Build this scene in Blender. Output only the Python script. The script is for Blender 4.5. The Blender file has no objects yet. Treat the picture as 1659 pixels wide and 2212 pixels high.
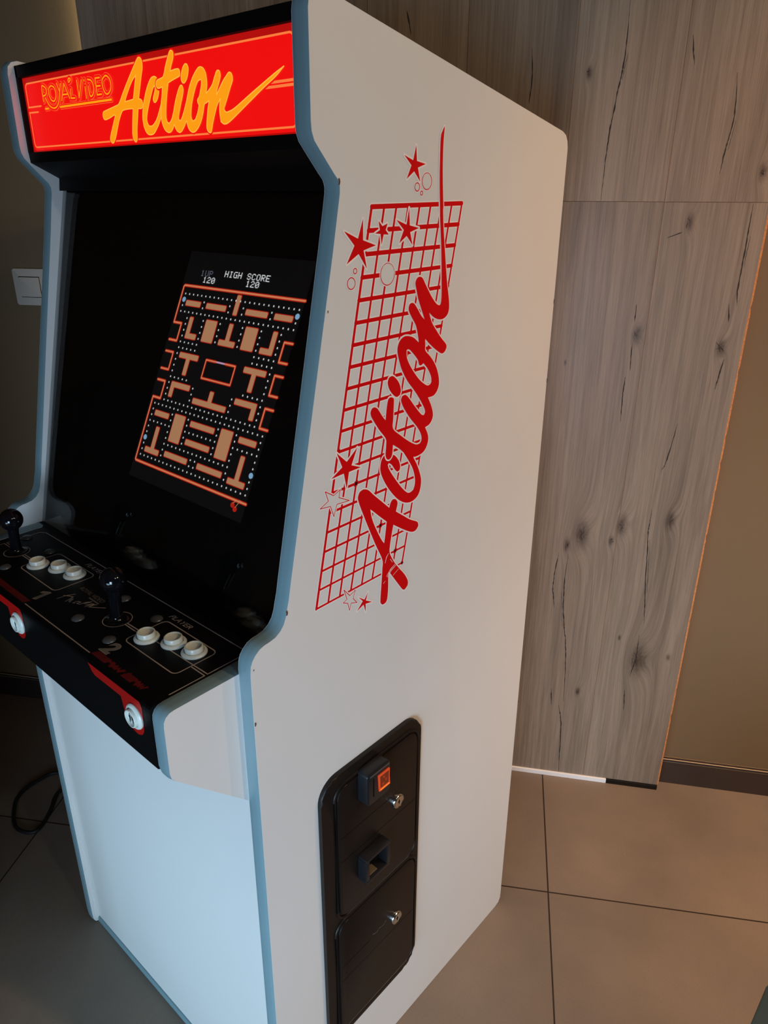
import bpy, bmesh, math, random
from mathutils import Vector, Matrix
from mathutils.geometry import tessellate_polygon
random.seed(7)
sc = bpy.context.scene
COL = sc.collection
# ------------------------------------------------------------------ camera, world, lights, exposure
cam_d = bpy.data.cameras.new('camera'); cam = bpy.data.objects.new('camera', cam_d); COL.objects.link(cam)
YAW, PITCH, ROLL, FPX = -0.72512, 0.40705, 0.003939, 1588.08
cy_, sy_, cp_, sp_ = math.cos(YAW), math.sin(YAW), math.cos(PITCH), math.sin(PITCH)
fwd = Vector((sy_*cp_, cy_*cp_, -sp_)); rt = Vector((cy_, -sy_, 0)); up = rt.cross(fwd)
rt2 = rt*math.cos(ROLL)+up*math.sin(ROLL); up2 = -rt*math.sin(ROLL)+up*math.cos(ROLL)
M = Matrix((rt2, up2, -fwd)).transposed().to_4x4(); M.translation = Vector((0.59004, -0.4241, 1.48186))
cam.matrix_world = M
cam_d.sensor_fit = 'VERTICAL'; cam_d.sensor_height = 24.0; cam_d.lens = FPX/2212*24.0
cam_d.clip_start = 0.02
sc.camera = cam
w = bpy.data.worlds.new('world'); sc.world = w; w.use_nodes = True
bg = w.node_tree.nodes['Background']; bg.inputs[0].default_value = (0.75, 0.85, 1.0, 1); bg.inputs[1].default_value = 0.005
def area(name, loc, target, sx, sy, power, color, spread=180):
    l = bpy.data.lights.new(name, 'AREA'); l.shape = 'RECTANGLE'; l.size = sx; l.size_y = sy; l.energy = power; l.color = color
    l.spread = math.radians(spread)
    o = bpy.data.objects.new(name, l); COL.objects.link(o); o.location = loc
    o.rotation_euler = (Vector(target)-Vector(loc)).to_track_quat('-Z', 'Y').to_euler(); return o
def spot(name, loc, target, power, color, angle, radius, blend=0.5):
    l = bpy.data.lights.new(name, 'SPOT'); l.energy = power; l.color = color; l.spot_size = math.radians(angle); l.spot_blend = blend
    l.shadow_soft_size = radius
    o = bpy.data.objects.new(name, l); COL.objects.link(o); o.location = loc
    o.rotation_euler = (Vector(target)-Vector(loc)).to_track_quat('-Z', 'Y').to_euler(); return o
# cool daylight from a low patio window in front of the machine, behind the camera
area('window_daylight', (0.30, -1.95, 0.40), (-0.28, 0.0, 0.25), 0.9, 0.6, 2.9, (0.47, 0.78, 1.0), 60)
area('window_skylight', (1.3, -1.9, 0.8), (-0.1, 0.2, 0.6), 0.7, 0.9, 8.3, (0.56, 0.76, 1.0), 80)
# warm ceiling spots of the room, then added fill spots
spot('ceiling_spot_behind', (1.38, 1.50, 2.45), (0.45, 0.75, 0.3), 27.0, (1.0, 0.68, 0.38), 150, 0.03, 0.6)
spot('ceiling_spot_warm', (2.3, 0.7, 2.5), (0.9, 0.6, 0.3), 68.0, (1.0, 0.66, 0.37), 120, 0.06, 0.9)
spot('ceiling_spot_neutral', (2.2, -0.3, 2.5), (0.1, 0.5, 0.9), 20.0, (0.78, 0.92, 0.90), 90, 0.06, 0.9)
spot('floor_fill_spot', (1.1, 0.95, 2.5), (1.0, 0.9, 0.0), 130.0, (1.0, 0.74, 0.56), 75, 0.05, 0.8)  # added fill without a known lamp, warms the floor on the right
spot('cladding_fill_spot', (0.9, -0.3, 2.5), (0.5, 1.3, 0.9), 55.0, (1.0, 0.42, 0.12), 62, 0.05, 0.8)  # added fill without a known lamp, brightens the wood cladding
# warm light strip let in behind the left edge of the cladding
l_ = area('cladding_light_strip', (-0.6760*0.8586-0.5126*1.006, -0.6760*0.5126+0.8586*1.006, 1.95), (-1.6760*0.8586-0.5126*1.006, -1.6760*0.5126+0.8586*1.006, 1.95), 0.012, 1.1, 0.35, (1.0, 0.85, 0.55))
vs = sc.view_settings; vs.view_transform = 'Standard'; vs.look = 'None'; vs.exposure = 0.0; vs.gamma = 1.0; vs.use_curve_mapping = False
# ------------------------------------------------------------------ traced outlines, in 0.1 mm on their own planes
LOGO_A = [[1919,11352],[1947,11401],[1990,11418],[2039,11417],[2117,11379],[2211,11288],[2373,11142],[2515,11014],[2539,11076],[2576,11113],[2623,11107],[2667,11073],[2683,11019],[2652,10917],[2802,10809],[2947,10705],[3099,10623],[3134,10580],[3139,10540],[3086,10493],[3007,10494],[2906,10542],[2761,10632],[2602,10739],[2569,10607],[2537,10455],[2534,10336],[2627,10166],[2736,10026],[2858,9878],[2931,9747],[2927,9674],[2872,9639],[2835,9644],[2788,9690],[2649,9879],[2523,10053],[2506,10005],[2504,9822],[2488,9655],[2460,9598],[2395,9591],[2348,9636],[2343,9704],[2364,9945],[2381,10158],[2380,10296],[2249,10559],[2120,10835],[2027,11043],[1952,11217],[1920,11307]]
LOGO_A_HOLE = [[2145,11108],[2218,11046],[2332,10944],[2465,10830],[2441,10676],[2416,10526],[2357,10607],[2250,10803],[2177,10970]]
LOGO_C = [[2677,11481],[2719,11493],[2728,11543],[2703,11619],[2640,11699],[2581,11740],[2499,11775],[2426,11773],[2380,11748],[2345,11690],[2337,11590],[2379,11476],[2470,11328],[2606,11164],[2736,11048],[2869,10978],[2994,10963],[3101,11002],[3159,11085],[3178,11216],[3144,11335],[3077,11474],[2996,11605],[3009,11646],[2937,11711],[2833,11737],[2791,11718],[2906,11566],[2989,11438],[3037,11304],[3041,11206],[3011,11128],[2936,11107],[2865,11135],[2741,11255],[2602,11425],[2509,11555],[2481,11626],[2504,11643],[2558,11605],[2626,11518]]
LOGO_WORD = [[2996,11605],[3099,11597],[3206,11621],[3276,11687],[3305,11775],[3287,11862],[3229,11963],[3320,11984],[3377,12041],[3392,12114],[3354,12226],[3276,12361],[3393,12365],[3472,12421],[3505,12517],[3478,12645],[3408,12779],[3306,12893],[3198,12986],[3190,13054],[3183,13142],[3289,13056],[3416,12969],[3499,12922],[3558,12901],[3613,12924],[3641,12970],[3626,13016],[3516,13112],[3403,13228],[3311,13334],[3249,13460],[3343,13395],[3449,13354],[3555,13351],[3634,13393],[3665,13459],[3662,13549]]
LOGO_TAIL = [[3634,13677],[3598,13824],[3532,14205],[3492,14450],[3472,14641],[3474,14695],[3456,14869],[3437,15125],[3435,15375],[3452,15562],[3415,15513],[3382,15438],[3379,15207],[3387,14955],[3407,14696],[3419,14547],[3455,14257],[3479,13959],[3496,13652]]
LOGO_WORD_BACK = [[3484,13550],[3457,13527],[3395,13554],[3297,13645],[3190,13775],[3112,13878],[3079,13899],[3046,13906],[3003,13897],[2972,13861],[2968,13822],[2986,13766],[3031,13639],[3102,13501],[3165,13381],[3096,13435],[3018,13529],[2959,13590],[2927,13607],[2887,13609],[2855,13586],[2849,13527],[2907,13440],[2992,13329],[3034,13211],[3058,13109],[2964,13178],[2873,13213],[2777,13223],[2701,13192],[2656,13132],[2645,13047],[2687,12917],[2745,12798],[2847,12654],[2985,12510],[3109,12364],[3202,12233],[3224,12172],[3197,12136],[3134,12165],[2991,12309],[2886,12424],[2821,12478],[2785,12487],[2744,12478],[2725,12438],[2737,12393],[2789,12306],[2910,12158],[3052,12014],[3135,11903],[3161,11815],[3131,11763],[3043,11766],[2901,11841],[2729,11962],[2576,12088],[2577,12229],[2587,12454],[2574,12484],[2542,12503],[2502,12503],[2474,12476],[2451,12385],[2430,12228],[2370,12294],[2293,12395],[2259,12423],[2224,12438],[2183,12433],[2156,12397],[2156,12360],[2186,12301],[2308,12135],[2432,11992],[2442,11901],[2431,11780],[2448,11723],[2484,11696],[2524,11700],[2562,11747],[2576,11874],[2697,11796],[2791,11718],[2895,11663]]
LOGO_O_HOLE = [[2818,13043],[2840,13055],[2878,13045],[2936,13000],[3040,12900],[3067,12837],[3093,12816],[3127,12817],[3161,12834],[3251,12749],[3326,12637],[3339,12557],[3296,12526],[3225,12538],[3083,12635],[2926,12801],[2831,12942]]
LOGO_DOT = [[2555,12769],[2626,12725],[2692,12649],[2723,12558],[2706,12502],[2646,12487],[2577,12526],[2501,12609],[2469,12698],[2492,12757]]
STARS = [[[2939,15343],[2956,15177],[3117,15151],[2975,15109],[3023,14962],[2909,15069],[2776,14986],[2859,15130],[2732,15231],[2888,15183]],[[2048,14583],[2047,14360],[2257,14300],[2054,14255],[2106,14058],[1973,14221],[1782,14123],[1908,14310],[1750,14463],[1965,14380]],[[2303,14555],[2366,14498],[2454,14525],[2422,14455],[2477,14405],[2388,14410],[2353,14302],[2334,14417],[2243,14424],[2324,14458]],[[2831,14684],[2847,14494],[3018,14462],[2856,14420],[2902,14275],[2792,14381],[2659,14303],[2739,14447],[2606,14559],[2786,14504]],[[1919,12001],[1812,11797],[1979,11728],[1767,11723],[1722,11515],[1677,11726],[1460,11714],[1653,11813],[1564,12013],[1731,11862]],[[2098,9920],[2050,9804],[2172,9732],[2047,9754],[2045,9630],[2005,9759],[1874,9713],[1990,9820],[1909,9914],[2023,9829]]]
OPEN_STARS = [[[1614,11540],[1585,11442],[1766,11348],[1550,11362],[1492,11220],[1438,11369],[1267,11390],[1405,11450],[1358,11584],[1497,11494]],[[1638,10137],[1744,10012],[1851,10049],[1806,9942],[1879,9846],[1770,9887],[1735,9791],[1703,9910],[1621,9952],[1689,9979]]]
CIRCLES = [[3148,14968,89],[2970,14906,44],[3053,14841,22],[1915,14045,28],[1851,13917,62],[2458,13975,122]]
SCRATCH = [[[2432,10225],[2460,10306],[2503,10347]],[[2462,10009],[2540,10083],[2654,10140]],[[2480,9989],[2558,10063],[2678,10118]],[[2603,9973],[2715,10027]],[[2402,9923],[2437,9948]],[[2539,10245],[2583,10183]]]
CRACKS = [[[4291,18091],[4305,17256],[4263,16823],[4199,16153],[4165,15597],[4165,14730]],[[2593,17385],[2621,16856],[2601,16472]],[[178,18062],[263,17667]],[[5468,17519],[5567,17055]],[[6335,16910],[6407,16127],[6353,15631],[6329,15215]],[[7035,14686],[7042,14099],[7029,13523],[7032,13087],[7074,12771]],[[5114,12747],[5130,12385]],[[5139,11947],[5166,11360]],[[5084,11215],[5078,10858],[5110,10201]],[[6930,12799],[6977,12445]],[[7017,11681],[6954,11023]],[[6319,10235],[6223,9404],[6142,9129]],[[5531,14050],[5807,14159]],[[6798,12026],[6988,11849]],[[6071,8173],[6086,7405],[6226,5982],[6303,5142]],[[4317,6883],[4302,5818],[4421,4817],[4535,4080],[4626,2516]],[[4101,6862],[4040,6025],[4126,5320]],[[4508,2390],[4640,1692],[4727,86]],[[4287,2898],[4315,2361]],[[6251,4796],[6257,4154],[6196,3536]],[[6107,3107],[6166,2478]]]
KNOTS = [[4557,7396,20],[5462,7695,14],[5265,7285,7],[6515,7916,12],[6310,4060,24],[5788,4650,4],[7012,4214,5],[4258,7079,9],[5198,12118,10],[5916,14340,9],[6913,11913,10],[3792,11469,3],[4953,2887,7],[3685,16958,6],[7091,15261,9]]
ROYAL = [[[-5724,16031],[-5713,16215],[-5638,16209],[-5592,16175],[-5599,16134],[-5644,16106],[-5714,16100]],[[-5656,16075],[-5573,15979],[-5502,15943],[-5423,15931],[-5342,15951],[-5270,16015],[-5216,16120],[-5160,16210]],[[-5438,16208],[-5516,16176],[-5528,16101],[-5485,16036],[-5409,16017],[-5343,16061],[-5333,16135],[-5364,16185],[-5438,16208]],[[-5268,16225],[-5216,16120]],[[-5186,16009],[-5066,16206],[-4957,16018]],[[-5127,16076],[-4993,16074]],[[-4905,16127],[-4918,16018],[-4818,16015]],[[-4707,16214],[-4700,16010],[-4580,16210]],[[-4504,16123],[-4511,15991]],[[-4512,16205],[-4507,16191]],[[-4422,16124],[-4405,16013],[-4338,16018],[-4291,16079],[-4298,16149],[-4344,16188],[-4420,16202]],[[-4113,16198],[-4226,16201],[-4222,16010],[-4111,16011]],[[-4224,16109],[-4118,16107]],[[-3971,16208],[-4052,16168],[-4061,16087],[-4012,16014],[-3944,16006],[-3868,16060],[-3864,16146],[-3919,16197],[-3971,16208]],[[-4940,16229],[-4908,16256],[-4867,16240],[-4905,16217],[-4931,16209]]]

S4 = 1e-4
# ------------------------------------------------------------------ materials
def mat(name, col, rough=0.5, metal=0.0, spec=0.5, bump=None, emit=None, coat=0.0, var=None):
    m = bpy.data.materials.new(name); m.use_nodes = True; nt = m.node_tree; b = nt.nodes['Principled BSDF']
    b.inputs['Base Color'].default_value = (*col, 1); b.inputs['Roughness'].default_value = rough; b.inputs['Metallic'].default_value = metal
    b.inputs['Specular IOR Level'].default_value = spec; b.inputs['Coat Weight'].default_value = coat
    if emit: b.inputs['Emission Color'].default_value = (*emit[0], 1); b.inputs['Emission Strength'].default_value = emit[1]
    tc = None
    if bump or var: tc = nt.nodes.new('ShaderNodeTexCoord')
    if bump:
        n = nt.nodes.new('ShaderNodeTexNoise'); n.inputs['Scale'].default_value = bump[0]; n.inputs['Detail'].default_value = 4
        nt.links.new(tc.outputs['Object'], n.inputs['Vector'])
        bp = nt.nodes.new('ShaderNodeBump'); bp.inputs['Strength'].default_value = bump[1]; bp.inputs['Distance'].default_value = bump[2]
        nt.links.new(n.outputs['Fac'], bp.inputs['Height']); nt.links.new(bp.outputs['Normal'], b.inputs['Normal'])
    if var:
        n = nt.nodes.new('ShaderNodeTexNoise'); n.inputs['Scale'].default_value = var[0]; n.inputs['Detail'].default_value = 5; n.inputs['Roughness'].default_value = 0.6
        nt.links.new(tc.outputs['Object'], n.inputs['Vector'])
        r = nt.nodes.new('ShaderNodeMapRange'); r.inputs[1].default_value = 0.3; r.inputs[2].default_value = 0.7
        nt.links.new(n.outputs['Fac'], r.inputs[0])
        mx = nt.nodes.new('ShaderNodeMix'); mx.data_type = 'RGBA'; mx.inputs[6].default_value = (*col, 1); mx.inputs[7].default_value = (*var[1], 1)
        nt.links.new(r.outputs[0], mx.inputs[0]); nt.links.new(mx.outputs[2], b.inputs['Base Color'])
    return m
def emat(name, col, strength=1.0):
    return mat(name, (0.01, 0.01, 0.01), 0.4, emit=(col, strength))
M_white = mat('white_laminate', (0.78, 0.765, 0.74), 0.42, spec=0.3, bump=(900, 0.12, 0.0004), var=(3, (0.76, 0.745, 0.72)))
M_edge = mat('grey_edge_trim', (0.21, 0.33, 0.37), 0.38, spec=0.4, bump=(60, 0.1, 0.0006), var=(25, (0.225, 0.345, 0.385)))
M_black = mat('black_paint', (0.0025, 0.002, 0.002), 0.6, spec=0.15, bump=(400, 0.2, 0.0004))
M_blackdeep = mat('black_cloth_lining', (0.003, 0.003, 0.003), 0.9, spec=0.1, bump=(300, 0.1, 0.0003))
M_overlay = mat('black_overlay_film', (0.0022, 0.0025, 0.003), 0.5, spec=0.16, bump=(1500, 0.15, 0.0002))
M_door = mat('black_powder_coat', (0.009, 0.0062, 0.0052), 0.42, spec=0.33, bump=(900, 0.35, 0.0005))
M_plastic = mat('black_plastic', (0.012, 0.012, 0.014), 0.33, spec=0.4, bump=(500, 0.1, 0.0002))
M_gloss = mat('glossy_black_plastic', (0.004, 0.004, 0.006), 0.09, spec=0.5, bump=(30, 0.01, 0.0002))
M_button = mat('aged_white_plastic', (0.88, 0.94, 0.86), 0.28, spec=0.5, var=(60, (0.68, 0.73, 0.67)))
M_icon = mat('black_ink', (0.006, 0.01, 0.012), 0.5, bump=(500, 0.05, 0.0001))
M_bolt = mat('dark_bolt_head', (0.10, 0.11, 0.115), 0.33, metal=0.3, bump=(300, 0.1, 0.0002))
M_chrome = mat('chrome', (0.75, 0.74, 0.72), 0.12, metal=1.0, bump=(300, 0.03, 0.0001))
M_brass = mat('dull_brass', (0.35, 0.26, 0.14), 0.4, metal=0.7, bump=(300, 0.1, 0.0001))
M_cream = mat('cream_print', (0.56, 0.49, 0.43), 0.5, bump=(900, 0.1, 0.0001), var=(40, (0.42, 0.37, 0.33)))
M_greyprint = mat('grey_print', (0.20, 0.20, 0.18), 0.5, bump=(900, 0.1, 0.0001))
M_redprint = mat('red_print', (0.55, 0.003, 0.003), 0.4, bump=(900, 0.1, 0.0001), var=(12, (0.36, 0.006, 0.005)))
M_redworn = mat('worn_red_print', (0.16, 0.004, 0.003), 0.5, bump=(900, 0.1, 0.0001), var=(60, (0.10, 0.003, 0.003)))
M_decalred = mat('red_vinyl', (0.74, 0.001, 0.004), 0.5, spec=0.15, bump=(900, 0.1, 0.0001), var=(5, (0.70, 0.001, 0.004)))
M_decalgap = mat('white_vinyl_margin', (0.97, 0.89, 0.85), 0.42, spec=0.3, bump=(900, 0.1, 0.0002))
M_signred = emat('lit_red_acrylic', (0.86, 0.0022, 0.0012), 1.0)
M_signfalloff = emat('dim_red_falloff_margin', (0.44, 0.002, 0.001), 1.0)  # falloff of the sign's backlight, put into a darker margin colour
M_signorange = emat('lit_orange_print', (0.98, 0.33, 0.004), 1.0)
M_signyellow = emat('lit_yellow_outline', (0.98, 0.50, 0.06), 1.0)
M_signline = emat('lit_peach_line', (0.95, 0.20, 0.045), 1.0)
M_mazefill = emat('screen_peach', (0.62, 0.30, 0.15), 1.0)
M_mazered = emat('screen_red', (0.62, 0.018, 0.006), 1.0)
M_mazeline = emat('screen_orange', (0.95, 0.30, 0.13), 1.0)
M_dot = emat('screen_white', (0.95, 0.98, 1.0), 1.0)
M_blue = emat('screen_blue', (0.30, 0.56, 0.85), 1.0)
M_dimtext = emat('screen_grey', (0.13, 0.14, 0.19), 1.0)
M_pink = emat('screen_pink', (0.75, 0.40, 0.62), 1.0)
M_raster = emat('screen_raster', (0.0032, 0.0032, 0.0035), 1.0)
M_reject = mat('orange_translucent', (0.25, 0.03, 0.01), 0.25, emit=((1.0, 0.10, 0.02), 0.42), bump=(80, 0.1, 0.0003))
M_rejectdark = mat('orange_dark_window', (0.12, 0.02, 0.005), 0.3, emit=((0.6, 0.06, 0.01), 0.10), bump=(80, 0.1, 0.0003))
M_rejecthot = mat('orange_lit_edge', (0.3, 0.05, 0.01), 0.3, emit=((1.0, 0.28, 0.03), 0.9), bump=(80, 0.1, 0.0003))
M_switch = mat('white_switch_plastic', (0.62, 0.56, 0.48), 0.4, bump=(200, 0.05, 0.0002))
M_cable = mat('black_cable_rubber', (0.006, 0.006, 0.006), 0.6, bump=(300, 0.1, 0.0002))
M_teal = mat('dark_teal_paint', (0.022, 0.045, 0.052), 0.5, bump=(80, 0.1, 0.0004), var=(9, (0.018, 0.038, 0.045)))
M_stripglint = mat('strip_reflection_white', (0.95, 0.95, 0.94), 0.35, metal=0.0, bump=(120, 0.15, 0.0003))  # window reflection on the metal strip, put into its white colour
M_darkmetal = mat('dark_strip_end', (0.02, 0.018, 0.016), 0.3, metal=0.6, bump=(120, 0.15, 0.0003))  # dark end of the same strip, where its painted reflection stops
M_base = mat('dark_brown_skirting_tile', (0.055, 0.038, 0.033), 0.4, var=(14, (0.045, 0.032, 0.028)), bump=(60, 0.1, 0.0004))
M_basetop = mat('beige_grout_edge', (0.92, 0.70, 0.44), 0.6, bump=(200, 0.2, 0.0004))
M_chip = mat('bare_particle_board', (0.80, 0.33, 0.12), 0.8, bump=(400, 0.8, 0.0012), var=(260, (0.50, 0.19, 0.06)))
M_chipdark = mat('chipped_board', (0.10, 0.06, 0.035), 0.8, bump=(400, 0.8, 0.001))
M_crack = mat('dark_wood_crack', (0.030, 0.022, 0.018), 0.8, bump=(300, 0.5, 0.0008))
M_seam = mat('plank_groove', (0.46, 0.38, 0.30), 0.7, bump=(300, 0.3, 0.0004))

def glass_mat():
    m = bpy.data.materials.new('smoked_glass'); m.use_nodes = True; nt = m.node_tree; nt.nodes.clear()
    o = nt.nodes.new('ShaderNodeOutputMaterial'); t = nt.nodes.new('ShaderNodeBsdfTransparent'); t.inputs[0].default_value = (0.80, 0.80, 0.80, 1)
    g = nt.nodes.new('ShaderNodeBsdfGlossy'); g.inputs['Roughness'].default_value = 0.015; g.inputs[0].default_value = (0.55, 0.55, 0.55, 1)
    lw = nt.nodes.new('ShaderNodeLayerWeight'); mx = nt.nodes.new('ShaderNodeMixShader')
    pw = nt.nodes.new('ShaderNodeMath'); pw.operation = 'POWER'; pw.inputs[1].default_value = 4.5; nt.links.new(lw.outputs['Facing'], pw.inputs[0])
    ma = nt.nodes.new('ShaderNodeMath'); ma.operation = 'MULTIPLY_ADD'; ma.inputs[1].default_value = 0.95; ma.inputs[2].default_value = 0.042; nt.links.new(pw.outputs[0], ma.inputs[0])
    nt.links.new(ma.outputs[0], mx.inputs[0]); nt.links.new(t.outputs[0], mx.inputs[1]); nt.links.new(g.outputs[0], mx.inputs[2]); nt.links.new(mx.outputs[0], o.inputs[0])
    return m
M_glass = glass_mat()
def wall_mat():
    m = mat('olive_beige_plaster', (0.205, 0.143, 0.083), 0.75, spec=0.2, bump=(140, 0.25, 0.0010), var=(2.0, (0.217, 0.152, 0.089))); return m
M_wall = wall_mat()
M_ceil = mat('pale_ceiling_paint', (0.55, 0.53, 0.50), 0.8, bump=(140, 0.1, 0.0006))
WD = Vector((0.8586, 0.5126, 0)).normalized(); WN = Vector((-WD.y, WD.x, 0)); WOFF = 0.985   # wall direction, its normal (away from the room) and its distance
TA = math.atan2(WD.y, WD.x) + math.radians(1.55)                                                # tile joints
def floor_mat():
    m = bpy.data.materials.new('brown_stone_tiles'); m.use_nodes = True; nt = m.node_tree; b = nt.nodes['Principled BSDF']; L = nt.links.new; N = nt.nodes.new
    tc = N('ShaderNodeTexCoord'); mp = N('ShaderNodeMapping'); mp.vector_type = 'TEXTURE'
    td = Vector((math.cos(TA), math.sin(TA), 0)); tn = Vector((-td.y, td.x, 0)); J = Vector((0.0706, 0.7407, 0))
    mp.inputs['Location'].default_value = J; mp.inputs['Rotation'].default_value = (0, 0, TA)
    L(tc.outputs['Object'], mp.inputs['Vector'])
    sx = N('ShaderNodeSeparateXYZ'); L(mp.outputs[0], sx.inputs[0])
    def joint(sock, size):
        d = N('ShaderNodeMath'); d.operation = 'DIVIDE'; d.inputs[1].default_value = size; L(sock, d.inputs[0])
        a = N('ShaderNodeMath'); a.operation = 'ADD'; a.inputs[1].default_value = 0.5; L(d.outputs[0], a.inputs[0])
        f = N('ShaderNodeMath'); f.operation = 'FLOOR'; L(a.outputs[0], f.inputs[0])
        s = N('ShaderNodeMath'); s.operation = 'SUBTRACT'; L(a.outputs[0], s.inputs[0]); L(f.outputs[0], s.inputs[1])
        s2 = N('ShaderNodeMath'); s2.operation = 'SUBTRACT'; s2.inputs[1].default_value = 0.5; L(s.outputs[0], s2.inputs[0])
        ab = N('ShaderNodeMath'); ab.operation = 'ABSOLUTE'; L(s2.outputs[0], ab.inputs[0])
        g = N('ShaderNodeMath'); g.operation = 'LESS_THAN'; g.inputs[1].default_value = 0.0017/size; L(ab.outputs[0], g.inputs[0])
        fl = N('ShaderNodeMath'); fl.operation = 'FLOOR'; L(d.outputs[0], fl.inputs[0])
        return g.outputs[0], fl.outputs[0]
    g1, i1 = joint(sx.outputs[0], 0.634); g2, i2 = joint(sx.outputs[1], 1.268)
    gm = N('ShaderNodeMath'); gm.operation = 'MAXIMUM'; L(g1, gm.inputs[0]); L(g2, gm.inputs[1])
    cv = N('ShaderNodeCombineXYZ'); L(i1, cv.inputs[0]); L(i2, cv.inputs[1])
    wn = N('ShaderNodeTexWhiteNoise'); L(cv.outputs[0], wn.inputs['Vector'])
    n1 = N('ShaderNodeTexNoise'); n1.inputs['Scale'].default_value = 3.2; n1.inputs['Detail'].default_value = 4; L(tc.outputs['Object'], n1.inputs['Vector'])
    n2 = N('ShaderNodeTexNoise'); n2.inputs['Scale'].default_value = 240; n2.inputs['Detail'].default_value = 3; L(tc.outputs['Object'], n2.inputs['Vector'])
    r1 = N('ShaderNodeMapRange'); r1.inputs[1].default_value = .35; r1.inputs[2].default_value = .65; L(n1.outputs['Fac'], r1.inputs[0])
    c1 = N('ShaderNodeMix'); c1.data_type = 'RGBA'; c1.inputs[6].default_value = (0.190, 0.148, 0.117, 1); c1.inputs[7].default_value = (0.255, 0.193, 0.145, 1); L(r1.outputs[0], c1.inputs[0])
    r2 = N('ShaderNodeMapRange'); r2.inputs[3].default_value = 0.90; r2.inputs[4].default_value = 1.10; L(n2.outputs['Fac'], r2.inputs[0])
    c2 = N('ShaderNodeVectorMath'); c2.operation = 'SCALE'; L(c1.outputs[2], c2.inputs[0]); L(r2.outputs[0], c2.inputs['Scale'])
    r3 = N('ShaderNodeMapRange'); r3.inputs[3].default_value = 0.90; r3.inputs[4].default_value = 1.08; L(wn.outputs['Value'], r3.inputs[0])
    c3 = N('ShaderNodeVectorMath'); c3.operation = 'SCALE'; L(c2.outputs[0], c3.inputs[0]); L(r3.outputs[0], c3.inputs['Scale'])
    cg = N('ShaderNodeMix'); cg.data_type = 'RGBA'; cg.inputs[7].default_value = (0.028, 0.017, 0.012, 1); L(gm.outputs[0], cg.inputs[0]); L(c3.outputs[0], cg.inputs[6])
    L(cg.outputs[2], b.inputs['Base Color'])
    b.inputs['Roughness'].default_value = 0.5; b.inputs['Specular IOR Level'].default_value = 0.35
    bp = N('ShaderNodeBump'); bp.inputs['Strength'].default_value = 0.3; bp.inputs['Distance'].default_value = 0.0008; L(n2.outputs['Fac'], bp.inputs['Height']); L(bp.outputs[0], b.inputs['Normal'])
    return m
M_floor = floor_mat()
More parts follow.
